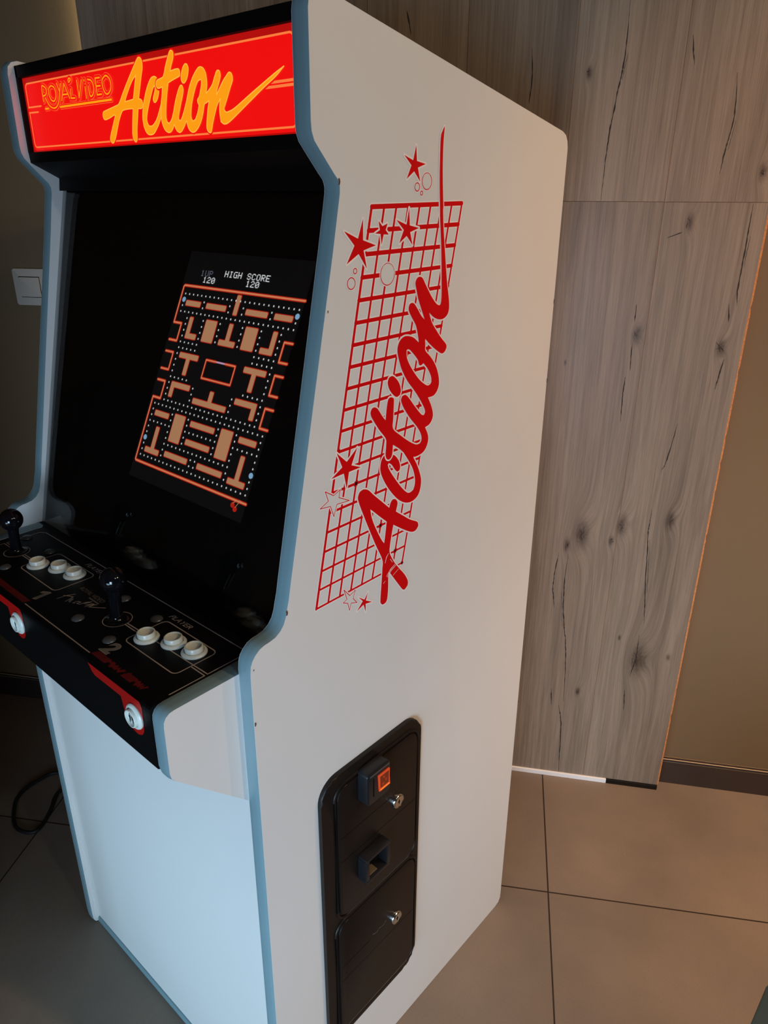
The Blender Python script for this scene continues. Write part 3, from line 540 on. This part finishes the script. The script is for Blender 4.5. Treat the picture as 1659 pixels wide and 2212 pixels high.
zb0, zb1, xb0, xb1 = 1.5458, 1.6288, -0.6228, -0.0395
face2d(bm, [rrect(xb0-.004, zb0-.0045, xb1+.004, zb1+.0005, .006)], FR, 0.0002, mi=0)
bord = rrect(xb0, zb0, xb1, zb1, 0.006)
stroke(bm, bord, 0.0010, FR, 0.0004, mi=1, closed=True)
# gaps in the border where the two pairs of bars leave it
face2d(bm, [[(xb0-.002, 1.5925), (xb0+.0015, 1.5925), (xb0+.0015, 1.5978), (xb0-.002, 1.5978)]], FR, 0.0006, mi=0)
face2d(bm, [[(xb1-.002, 1.5868), (xb1+.002, 1.5868), (xb1+.002, 1.5842), (xb1-.002, 1.5842)]], FR, 0.0006, mi=0)
stroke(bm, [(xb0, 1.5985), (-0.5831, 1.5982)], 0.0010, FR, 0.0008, mi=1); stroke(bm, [(xb0, 1.5916), (-0.5946, 1.5912)], 0.0010, FR, 0.0008, mi=1)
for z, xa in ((1.5879, -.0740), (1.5838, -.0810)):
    face2d(bm, [[(xa-.006, z-.0013), (xb1+.003, z-.0013), (xb1+.003, z+.0013), (xa, z+.0013)]], FR, 0.0008, mi=1)
# the word, the same drawing as on the flank
A0, A1, A2 = (0.1828, -0.6424), (0.6151, 0.1483), (-1.0488, 1.5881)
def to_sign(p): y, z = p; return (A0[0]*y+A1[0]*z+A2[0], A0[1]*y+A1[1]*z+A2[1])
W2 = [to_sign(p) for p in sc4(LOGO_WORD)]; W3 = [to_sign(p) for p in sc4(LOGO_WORD_BACK)]
SG = {k: [[to_sign(p) for p in lp] for lp in v] for k, v in LG.items()}
SIGN_N = [(-.1633, .15565), (-.1570, .15539), (-.1467, .15563), (-.1195, .15689), (-.0875, .15839), (-.0674, .15927), (-.0541, .16005), (-.0710, .15947), (-.1080, .15803), (-.1365, .15688), (-.1477, .15659), (-.1532, .15656), (-.1565, .15688)]
SG['T'][0] = smooth_closed(W2[:-4]+[(a, b*10) for a, b in SIGN_N]+W3[3:])
logo(bm, SG, FR, 0.0010, 0.0022, 0, 2, (0.0005, 3))
# ROYAL VIDEO in double contour lettering
for ro, mi_, dd_ in ((0.0036, 1, .0010), (0.0032, 0, .0012), (0.0009, 2, .0014)):
    for s in ROYAL: stroke(bm, smooth_open([(a*S4, b*S4) for a, b in s], 4) if len(s) > 4 else [(a*S4, b*S4) for a, b in s], ro if len(s) != 5 or mi_ != 2 else ro, FR, dd_, mi=mi_)
for u0, u1, z in ((-.5265, -.3870, 1.5934), (-.5712, -.5585, 1.5937)):
    stroke(bm, [(u0, z), (u1, z)], 0.0031, FR, 0.0010, mi=1, caps=False); stroke(bm, [(u0-.0004, z), (u1, z)], 0.0027, FR, 0.0012, mi=0, caps=False); stroke(bm, [(u0, z), (u1-.001, z)], 0.0013, FR, 0.0014, mi=2, caps=False)
sub('sign_artwork', bm, [M_signred, M_signline, M_signorange, M_signyellow], sf, 'flat2d', 'orange Action lettering beside ROYAL VIDEO on red')
# ------------------------------------------------------------------ monitor behind smoked glass
GY = lambda z, o=0: 0.0582+0.2471*(z-0.9561)+o
bm = bmesh.new(); z0, z1 = 0.9545, 1.4862
v = [bm.verts.new((x, GY(z)+dy, z)) for dy in (0.0, 0.004) for x, z in ((XI0, z0), (XI1, z0), (XI1, z1), (XI0, z1))]
for f in ((0, 1, 2, 3), (7, 6, 5, 4), (0, 4, 5, 1), (1, 5, 6, 2), (2, 6, 7, 3), (3, 7, 4, 0)): bm.faces.new([v[i] for i in f])
part('screen_glass', bm, M_glass, label='smoked glass over the monitor')
SYf = lambda z: 0.208+0.48*(z-1.2)
nsc = Vector((0, -1, 0.48)).normalized()
F_scr = lambda u, v, w: Vector((u, SYf(v), v))+nsc*w
bm = bmesh.new()
v = [bm.verts.new(F_scr(u, z, -0.0)) for u, z in ((XI0+.003, 0.955), (XI1-.003, 0.955), (XI1-.003, 1.49), (XI0+.003, 1.49))]; bm.faces.new(v)
for x in (XI0+.0015, XI1-.0015):
    q = [bm.verts.new((x, yy, z)) for yy, z in ((GY(0.956, .005), 0.956), (0.10, .956), (0.42, 1.4862), (GY(1.4862, .005), 1.4862))]; bm.faces.new(q)
mon = part('monitor_shroud', bm, M_blackdeep)
bm = bmesh.new()
face2d(bm, [[(-0.4680, 1.060), (-0.1770, 1.060), (-0.1770, 1.400), (-0.4680, 1.400)]], F_scr, 0.0004, mi=0)
face2d(bm, [[(-0.4665, 1.062), (-0.1772, 1.062), (-0.1772, 1.3985), (-0.4665, 1.3985)]], F_scr, 0.0006, mi=1)
sub('screen_raster', bm, [M_blackdeep, M_raster], mon, 'flat2d', 'faintly glowing screen area')
PX, PZ, X0, Z0 = 0.01068, 0.00856, -0.4506, 1.3364
XR = -0.1768
def cell(i, j): return (X0+i*PX, Z0-j*PZ)
bm = bmesh.new(); SF = F_scr
def clipx(x): return min(x, XR)
def wallpath(pts, r=0.0013, dd_=0.0010):
    stroke(bm, pts, r+0.0012, SF, dd_, mi=0, caps=True); stroke(bm, pts, r, SF, dd_+.0002, mi=2, caps=True)
def blob(rects, dd_=0.0010):
    """a maze block: union of rectangles given in cells"""
    for a in rects:
        x0_, z0_ = cell(a[0], a[1]); x1_, z1_ = cell(a[2], a[3])
        if x0_ > XR: continue
        x1_ = clipx(x1_); face2d(bm, [rrect(x0_-.0012, z1_-.0011, x1_+(.0012 if x1_ < XR else 0), z0_+.0011, .0022, 3)], SF, dd_, mi=0)
    for a in rects:
        x0_, z0_ = cell(a[0], a[1]); x1_, z1_ = cell(a[2], a[3])
        if x0_ > XR: continue
        x1_ = clipx(x1_); face2d(bm, [rrect(x0_, z1_, x1_, z0_, .0016, 3)], SF, dd_+.0002, mi=1)
loops = []        # corridors carry dots
def room(i0, j0, i1, j1, rects):
    loops.append((i0, j0, i1, j1)); cx, cz = (i1-i0)/2, (j1-j0)/2; kx, kz = (cx-.75)/(cx-1.2), (cz-.75)/(cz-1.2)
    blob([(i0+cx+(a-cx)*kx, j0+cz+(b-cz)*kz, i0+cx+(c-cx)*kx, j0+cz+(d-cz)*kz) for a, b, c, d in rects])
def bars(i0, j0, i1, j1, kind):
    w_, h_ = i1-i0, j1-j0; m = .72; t = .85; cx, cz = w_/2, h_/2; A = m; Bx = w_-m; Bz = h_-m
    S_ = {'-': [(A, cz-t/2, Bx, cz+t/2)], '#': [(A, m, Bx, Bz)], 'L': [(A, m, A+t, Bz), (A, Bz-t, Bx, Bz)], 'J': [(Bx-t, m, Bx, Bz), (A, Bz-t, Bx, Bz)],
          'T': [(A, m, Bx, m+t), (cx-t/2, m, cx+t/2, Bz)], 'I': [(A, Bz-t, Bx, Bz), (cx-t/2, m, cx+t/2, Bz)], 'r': [(A, m, A+t, Bz), (A, m, Bx, m+t)], '7': [(Bx-t, m, Bx, Bz), (A, m, Bx, m+t)],
          '=': [(A, m, Bx, m+t), (A, Bz-t, Bx, Bz)], '!': [(cx-t/2, -.9, cx+t/2, Bz)]}[kind]
    loops.append((i0, j0, i1, j1)); blob([(i0+p, j0+q, i0+r_, j0+u) for p, q, r_, u in S_])
for a_ in ((0, 0, 5, 3, '-'), (5, 0, 11, 3, '-'), (11, 0, 14, 3, '!'), (14, 0, 20, 3, '-'), (20, 0, 25, 3, '-'),
           (2, 3, 6, 8, 'L'), (6, 3, 10, 8, '#'), (10, 3, 15, 8, 'I'), (15, 3, 19, 8, '#'), (19, 3, 23, 8, 'J'),
           (2, 9, 8, 14, 'T'), (17, 9, 23, 14, 'T'), (2, 14, 8, 18, 'r'), (8, 14, 17, 18, 'I'), (17, 14, 23, 18, '7'),
           (0, 19, 5, 22, '-'), (5, 19, 9, 25, '#'), (9, 19, 16, 22, '-'), (16, 19, 20, 25, '#'), (20, 19, 25, 22, '-'),
           (9, 22, 16, 25, '-'), (0, 22, 5, 28, 'I'), (20, 22, 25, 28, 'I'), (5, 25, 12, 28, '-'), (13, 25, 20, 28, '-')): bars(*a_)
pen = [cell(9.2, 10), cell(15.8, 10), cell(15.8, 13), cell(9.2, 13)]
wallpath([cell(11.4, 10), pen[0], pen[3], pen[2], pen[1], cell(13.6, 10)], 0.0009); stroke(bm, [cell(11.6, 10), cell(13.4, 10)], 0.0012, SF, .0012, mi=6)
dots = set()
for i0, j0, i1, j1 in loops:
    for i in range(i0, i1+1): dots.add((i, j0)); dots.add((i, j1))
    for j in range(j0, j1+1): dots.add((i0, j)); dots.add((i1, j))
power = {(0, 1), (0, 25), (25, 1), (25, 25)}
for i, j in sorted(dots):
    x, z = cell(i, j)
    if x > XR: continue
    if (i, j) in power: face2d(bm, [[(x+.0046*math.cos(a*math.pi/4+.39), z+.0040*math.sin(a*math.pi/4+.39)) for a in range(8)]], SF, .0012, mi=4)
    elif 8 <= i <= 17 and 9 <= j < 14 or j in (8, 9, 14) and 6 < i < 19: continue
    else: face2d(bm, [[(x-.0011, z-.0012), (x+.0011, z-.0012), (x+.0011, z+.0012), (x-.0011, z+.0012)]], SF, .0012, mi=3)
L0 = X0-0.0098
wallpath([(XR, Z0+.0118), (L0+.002, Z0+.0118), (L0, Z0+.0100), cell(-.92, 5), cell(1.0, 5), cell(1.0, 8), cell(-.92, 8)], 0.0012)
wallpath([cell(-.92, 10), cell(1, 10), cell(1, 13), cell(-.92, 13)], 0.0011); wallpath([cell(-.92, 15), cell(1, 15), cell(1, 18), cell(-.92, 18), cell(-.92, 29.0), cell(-.7, 29.2), (XR, cell(0, 29.2)[1])], 0.0012)
for a, b in ((5, 8), (10, 13), (15, 18)): wallpath([(XR, cell(0, a)[1]), cell(24, a), cell(24, b), (XR, cell(0, b)[1])], 0.0011)
GL = {'1': '00100 01100 00100 00100 00100 00100 01110', 'U': '10001 10001 10001 10001 10001 10001 01110', 'P': '11110 10001 10001 11110 10000 10000 10000', '2': '01110 10001 00001 00110 01000 10000 11111',
 '0': '01110 10001 10011 10101 11001 10001 01110', 'H': '10001 10001 10001 11111 10001 10001 10001', 'I': '01110 00100 00100 00100 00100 00100 01110', 'G': '01111 10000 10000 10011 10001 10001 01111',
 'S': '01110 10001 10000 01110 00001 10001 01110', 'C': '01110 10001 10000 10000 10000 10001 01110', 'O': '01110 10001 10001 10001 10001 10001 01110', 'R': '11110 10001 10001 11110 10100 10010 10001', 'E': '11111 10000 10000 11110 10000 10000 11111', ' ': ' '.join(['00000']*7)}
def pix(s, x, z, mi):
    px, pz = 0.00168, 0.00122
    for ch in s:
        for r_, row in enumerate(GL[ch].split()):
            k = 0
            while k < 5:
                if row[k] == '1':
                    e = k
                    while e < 5 and row[e] == '1': e += 1
                    xa, xb, zt = x+k*px, x+e*px, z-r_*pz
                    face2d(bm, [[(xa, zt-pz*1.02), (xb, zt-pz*1.02), (xb, zt), (xa, zt)]], SF, .0012, mi=mi); k = e
                else: k += 1
        x += 0.01068
pix('1UP', -0.4255, 1.3725, 5); pix('120', -0.4160, 1.3635, 3); pix('HIGH SCORE', -0.3660, 1.3748, 3); pix('120', -0.3110, 1.3650, 3)
# fruit bonus
for dx, dz in ((-.2035, 1.0795), (-.1965, 1.0755)): face2d(bm, [[(dx+.0044*math.cos(a*.52), dz+.0036*math.sin(a*.52)) for a in range(12)]], SF, .0012, mi=0)
stroke(bm, [(-.2035, 1.0820), (-.1975, 1.0862), (-.1900, 1.0880)], .0005, SF, .0014, mi=1); stroke(bm, [(-.1965, 1.0780), (-.1925, 1.0840), (-.1900, 1.0880)], .0005, SF, .0014, mi=1)
sub('screen_image', bm, [M_mazered, M_mazefill, M_mazeline, M_dot, M_blue, M_dimtext, M_pink], mon, 'flat2d', 'maze game picture on the screen')
# ------------------------------------------------------------------ control panel
ZP = 0.9550; XP0, XP1 = -W+2*T+0.0008, -2*T-0.0008
bm = bmesh.new(); prism(bm, [(0.0570, ZP), (-0.0930, ZP), (-0.0965, ZP-.001), (-0.0985, ZP-.0035), (-0.0990, ZP-.008), (-0.0990, 0.868), (0.0135, 0.80), (0.0570, 0.80)], F_side, XP0, XP1)
cpn = part('control_panel', bm, M_overlay, label='black control panel box')
bm = bmesh.new(); box(bm, XI0, XI1, 0.0475, 0.0600, ZP-0.004, ZP+0.0006, 0.0008); sub('glass_ledge', bm, M_black, cpn)
bm = bmesh.new(); dz = ZP+0.0002; LW = 0.0008
def ln(pts, r=LW, mi=0, d=dz, closed=False): stroke(bm, pts, r, F_top, d, mi=mi, closed=closed)
ln([(-0.0505, 0.0440), (-0.585, 0.0405), (-0.5952, 0.034), (-0.5952, -0.0205), (-0.5700, -0.0205)])
ln([(-0.0513, 0.0440-.008), (-0.0513, -0.0172), (-0.1925, -0.0195)]); ln([(-0.0513, -0.0700), (-0.0513, -0.0215), (-0.0774, -0.0214)])
ln([(-0.2255, -0.0205), (-0.1925, -0.0195)]); ln([(-0.2245, -0.0240), (-0.1925, -0.0240)])
ln([(-0.5300, -0.0205), (-0.4935, -0.0195)]); ln([(-0.5300, -0.0240), (-0.4935, -0.0240)]); ln([(-0.5952, -0.06), (-0.5952, -0.0245), (-0.5700, -0.0245)])
ln([(-0.3774, -0.0885), (-0.1985, -0.0885)])
for k, x0_ in enumerate((-0.4940, -0.1925)):
    ln(rrect(x0_, -0.0445, x0_+0.1130, 0.0185, 0.008), LW, closed=True)
for x in (-0.5500, -0.2440):
    ln([(x+.0192*math.cos(a*math.pi/18), -.0240+.0192*math.sin(a*math.pi/18)) for a in range(36)], 0.0005, closed=True)
put_text(bm, 'PLAYER', -0.4265, 0.0255, 0.0470, 0.0080, F_top, dz, mi=0, shear=0.3); put_text(bm, 'PLAYER', -0.1985, 0.0255, 0.0470, 0.0080, F_top, dz, mi=0, shear=0.3)
ONE = [(-.3851, -.0754), (-.3779, -.0736), (-.3790, -.0499), (-.3835, -.0496), (-.3887, -.0527), (-.3935, -.0555), (-.3929, -.0601), (-.3884, -.0592), (-.3850, -.0565)]
face2d(bm, [ONE], F_top, dz, mi=0); face2d(bm, [[(-.3855+(a+.3855)*.9, -.063+(b+.063)*.93) for a, b in ONE]], F_top, dz+.0001, mi=1)
for s, x, y in (('2', -0.1980, -0.0775),):
    put_text(bm, s, x, y, 0.0105 if s == '1' else 0.0200, 0.0240, F_top, dz, mi=0, shear=0.15, bold=0.045); put_text(bm, s, x+.0006, y+.0008, 0.0093 if s == '1' else 0.0188, 0.0224, F_top, dz+.0001, mi=1, shear=0.15, bold=0.035)
# small Action mark and worn maker's mark between the players
LQ = [[(-3580, -519), (-3564, -387), (-3506, -288)], [(-3419, -478), (-3451, -344)], [(-3596, -416), (-3521, -372), (-3451, -344)], [(-3384, -446), (-3421, -386), (-3400, -372), (-3352, -452)], [(-3275, -416), (-3302, -430), (-3290, -360), (-3235, -346), (-3250, -400), (-3190, -385)],
      [(-3190, -385), (-3175, -300), (-3128, -238), (-3160, -330)], [(-3105, -342), (-3075, -262), (-3040, -250), (-3078, -374)], [(-3026, -339), (-3030, -270), (-3006, -231)], [(-3020, -333), (-2960, -290), (-2833, -198)]]
for q in LQ: ln([(a*S4, b*S4) for a, b in q], .0007)
put_text(bm, 'ROYAL', -0.3620, -0.0170, 0.030, 0.0075, F_top, dz, mi=1, shear=0.1); put_text(bm, 'VIDEO', -0.3290, -0.0170, 0.029, 0.0075, F_top, dz, mi=1, shear=0.1); ln([(-.326, -.0205), (-.301, -.0205)], .0012, 1)
def jag(x0_, x1_, y0_, y1_, worn):
    r_ = random.Random(5); top = [(x0_+(x1_-x0_)*i/30, y1_-(r_.uniform(0, .005) if worn and i > 8 and r_.random() < .5 else 0)) for i in range(31)]
    bot = [(x0_-.004+(x1_-x0_)*i/30, y0_+(r_.uniform(0, .006) if worn and i > 14 and r_.random() < .6 else 0)) for i in range(31)]
    face2d(bm, [top+bot[::-1]], F_top, dz, mi=3)
jag(-0.4980, -0.3790, -0.0893, -0.0798, False); jag(-0.1925, -0.1270, -0.0880, -0.0785, True); jag(-0.1235, -0.0790, -0.0880, -0.0780, True)
for x, y in ((-.1255, -.084), (-.122, -.080), (-.1195, -.087)): ln([(x, y), (x+.002, y+.003)], .001, 3)
# red shapes running to the start buttons on the front face
FC = lambda u, v, w: Vector((u, -0.0990-w, v))
for ox in (0.0, -0.304):
    RS = [(-.1835, .9535), (-.1801, .9490), (-.1764, .9440), (-.1700, .9405), (-.1100, .9403), (-.1080, .9300), (-.1045, .9160), (-.0980, .9060), (-.0888, .9007), (-.0804, .9003), (-.0720, .9040), (-.0665, .9110), (-.0650, .9200), (-.0635, .9410), (-.0640, .9480), (-.0670, .9535)]
    face2d(bm, [[(a+ox, b) for a, b in RS]], FC, 0.0003, mi=2)
sub('panel_artwork', bm, [M_cream, M_greyprint, M_redprint, M_redworn], cpn, 'flat2d', 'cream lines, numbers and red shapes printed on the panel')
# bolts
for x, y in ((-.509, -.0600), (-.589, .0098), (-.5104, .0108), (-.2857, -.0585), (-.2061, -.0575), (-.2054, .0115), (-.2863, .0117), (-.5890, -.0600)):
    bm = bmesh.new(); lathe(bm, [(0.0088, 0), (0.0084, .0012), (0.0066, .0026), (0.0035, .0036), (0.0010, .0040)], (x, y, ZP+.0002), n=28); sub('carriage_bolt', bm, M_bolt, cpn, True)
# buttons
def button(c, axis, name, icon=None):
    bm = bmesh.new()
    lathe(bm, [(0.0163, 0.0), (0.0166, .0014), (0.0158, .0030), (0.0142, .0040), (0.0128, .0042), (0.0122, .0034), (0.0120, .0005)], c, axis, 44)
    b_ = part(name, bm, M_button, True)
    bm = bmesh.new(); hz = 0.0104 if axis == 'z' else 0.0076
    lathe(bm, [(0.0117, 0.0003), (0.0117, hz-.0008), (0.0111, hz), (0.0101, hz+.0002), (0.0100, hz-.0006), (0.0092, hz-.0030), (0.0060, hz-.0048), (0.0005, hz-.0054)], c, axis, 44)
    sub('plunger', bm, M_button, b_, True)
    if icon:
        bm = bmesh.new(); FI = lambda u, v, w: Vector((c[0]+u, c[1]-hz+.0018-w+.0006, c[2]+v))
        for fx in icon:
            face2d(bm, [[(fx+.0011*math.cos(t*.52), .0050+.0013*math.sin(t*.52)) for t in range(12)]], FI, .0004)
            face2d(bm, [[(fx-.0021, .0034), (fx+.0021, .0034), (fx+.0023, -.0006), (fx+.0015, -.0006), (fx+.0015, -.0070), (fx+.0002, -.0070), (fx, -.0020), (fx-.0002, -.0070), (fx-.0015, -.0070), (fx-.0015, -.0006), (fx-.0023, -.0006)]], FI, .0004)
        sub('player_symbol', bm, M_icon, b_, 'flat2d', 'black player figure printed on the button')
for ox in (-.4786, -.1742):
    for dx, y in ((0, -.0228), (.0360, -.0062), (.0730, -.0010)): button((ox+dx, y, ZP+.0001), 'z', 'push_button')
button((-.0812, -0.0993, .9265), 'y', 'start_button', (-.0032, .0032)); button((-.3838, -0.0993, .9265), 'y', 'start_button', (0.0,))
# joysticks
for (x, y, bx, bz) in ((-.5505, -.0240, -.5455, 1.0125), (-.2445, -.0240, -.2375, 1.0185)):
    bm = bmesh.new(); lathe(bm, [(0.0175, 0.0), (0.0175, .0008), (0.0165, .0016), (0.0110, .0022), (0.0095, .0040), (0.0090, .0060)], (x, y, ZP+.0001), 'z', 36)
    j = part('joystick', bm, M_gloss, True)
    bm = bmesh.new(); lathe(bm, [(0.0085, .0058), (0.0078, .018), (0.0080, .034), (0.0092, .046), (0.0095, .052)], (x, y, ZP), 'z', 28)
    for v_ in bm.verts: t = (v_.co.z-ZP)/(bz-ZP); v_.co.x += (bx-x)*t
    sub('shaft', bm, M_gloss, j, True)
    bm = bmesh.new(); bmesh.ops.create_uvsphere(bm, u_segments=36, v_segments=24, radius=0.0175, matrix=Matrix.Translation((bx, y, bz))); sub('ball_knob', bm, M_gloss, j, True)
# ------------------------------------------------------------------ coin door on the right flank
bm = bmesh.new(); prism(bm, rrect(0.1035, 0.1550, 0.3262, 0.7275, 0.036, 9), F_side, 0.0, 0.0070, 0.0028)
cd = part('coin_door_frame', bm, M_door, True, label='black metal coin door surround')
bm = bmesh.new(); 
for R4 in (rrect(0.1285, 0.4365, 0.3170, 0.7075, 0.024, 8), rrect(0.1230, 0.1700, 0.3190, 0.4330, 0.024, 8)):
    n = len(R4)
    edge_pts = [F_side(u, v_, 0.0075) for u, v_ in R4]; tube(bm, edge_pts+[edge_pts[0], edge_pts[1]], 0.0022, 8)
sub('door_rim_bead', bm, M_door, cd, True)
for nm, R4 in (('upper_coin_door', rrect(0.1335, 0.4420, 0.3130, 0.7025, 0.020, 8)), ('lower_coin_door', rrect(0.1290, 0.1760, 0.3150, 0.4275, 0.020, 8))):
    bm = bmesh.new(); prism(bm, R4, F_side, 0.0070, 0.0098, 0.0012); dr = part(nm, bm, M_door, True)
    if nm[0] == 'u':
        bm = bmesh.new(); prism(bm, rrect(0.1755, 0.6520, 0.2265, 0.7125, 0.007, 4), F_side, 0.0098, 0.0285, 0.003)
        hs = sub('coin_slot_housing', bm, M_plastic, dr, True)
        bm = bmesh.new(); box(bm, 0.0282, 0.0293, 0.1815, 0.2235, 0.7050, 0.7073, 0.0003, 0); box(bm, 0.0282, 0.0288, 0.1880, 0.1902, 0.6650, 0.6990, 0, 1)
        sub('coin_slot', bm, [M_bolt, M_blackdeep], dr, False)
        RX = lambda L_: [(q-0.0065, r_+0.0080) for q, r_ in L_]
        bm = bmesh.new(); prism(bm, RX([(0.2045, 0.6905), (0.2290, 0.6905), (0.2275, 0.6760), (0.2300, 0.6600), (0.2065, 0.6600)]), F_side, 0.0285, 0.0312, 0.0006, 0)
        prism(bm, RX([(0.2068, 0.6885), (0.2262, 0.6885), (0.2258, 0.6665), (0.2078, 0.6665)]), F_side, 0.0312, 0.0314, 0, 1)
        stroke(bm, RX([(0.2078, 0.6635), (0.2270, 0.6635)]), 0.0010, F_side, 0.0316, mi=2)
        for a_, b_, c_ in ((.2130, .6850, .003), (.2140, .6825, .003), (.2180, .6775, .003), (.2185, .6750, .0025), (.2110, .6730, .004), (.2110, .6705, .004)): stroke(bm, RX([(a_, b_), (a_+c_, b_)]), 0.00045, F_side, 0.0316, mi=0)
        sub('reject_button', bm, [M_reject, M_rejectdark, M_rejecthot], dr, False, 'lit orange reject window')
        bm = bmesh.new()
        for a in ((0.1730, 0.2285, 0.5395, 0.5465), (0.1730, 0.2285, 0.4960, 0.5020)): box(bm, 0.0098, 0.0280, a[0], a[1], a[2], a[3], 0.002)
        for a in ((0.1730, 0.1805, 0.5015, 0.5400), (0.2205, 0.2285, 0.5015, 0.5400)): box(bm, 0.0098, 0.0280, a[0], a[1], a[2], a[3], 0.001)
        box(bm, 0.0098, 0.0110, 0.180, 0.222, 0.502, 0.539, 0, 1)
        sub('coin_return_cup', bm, [M_plastic, M_blackdeep], dr, True)
        bm = bmesh.new(); box(bm, 0.0110, 0.0240, 0.1840, 0.2020, 0.5037, 0.5050, 0.0003); sub('return_flap', bm, M_brass, dr)
    lz = 0.5885 if nm[0] == 'u' else 0.3215
    bm = bmesh.new(); lathe(bm, [(0.0128, 0.0), (0.0128, .0012), (0.0120, .0030), (0.0110, .0042), (0.0104, .0044), (0.0098, .0038), (0.0005, .0036)], (0.0098, 0.2660, lz), 'x', 36)
    nb = len(bm.faces)
    box(bm, 0.0133, 0.0137, 0.2653, 0.2667, lz-.0048, lz+.0048, 0, 1); box(bm, 0.0133, 0.0137, 0.2640, 0.2680, lz-.0012, lz+.0012, 0, 1)
    lk = sub('cam_lock', bm, [M_chrome, M_blackdeep], dr, True, 'chrome lock')
# faint welded fold lines of the sheet metal
for a, b in (((.137, .607), (.262, .607)), ((.137, .560), (.31, .560)), ((.133, .330), (.20, .330)), ((.133, .297), (.312, .297))):
    bm = bmesh.new(); stroke(bm, [a, b], .0004, F_side, .00995); sub('sheet_fold_line', bm, M_blackdeep, cd, 'flat2d')
bm = bmesh.new(); stroke(bm, smooth_open([(.205, .3375), (.216, .3330), (.222, .3362), (.232, .3345), (.239, .3385)], 4), [.0003+.0008*abs(math.sin(i*.9)) for i in range(17)], F_side, .0101); sub('scratch', bm, M_bolt, cd, 'flat2d', 'pale scratch across the lower door')
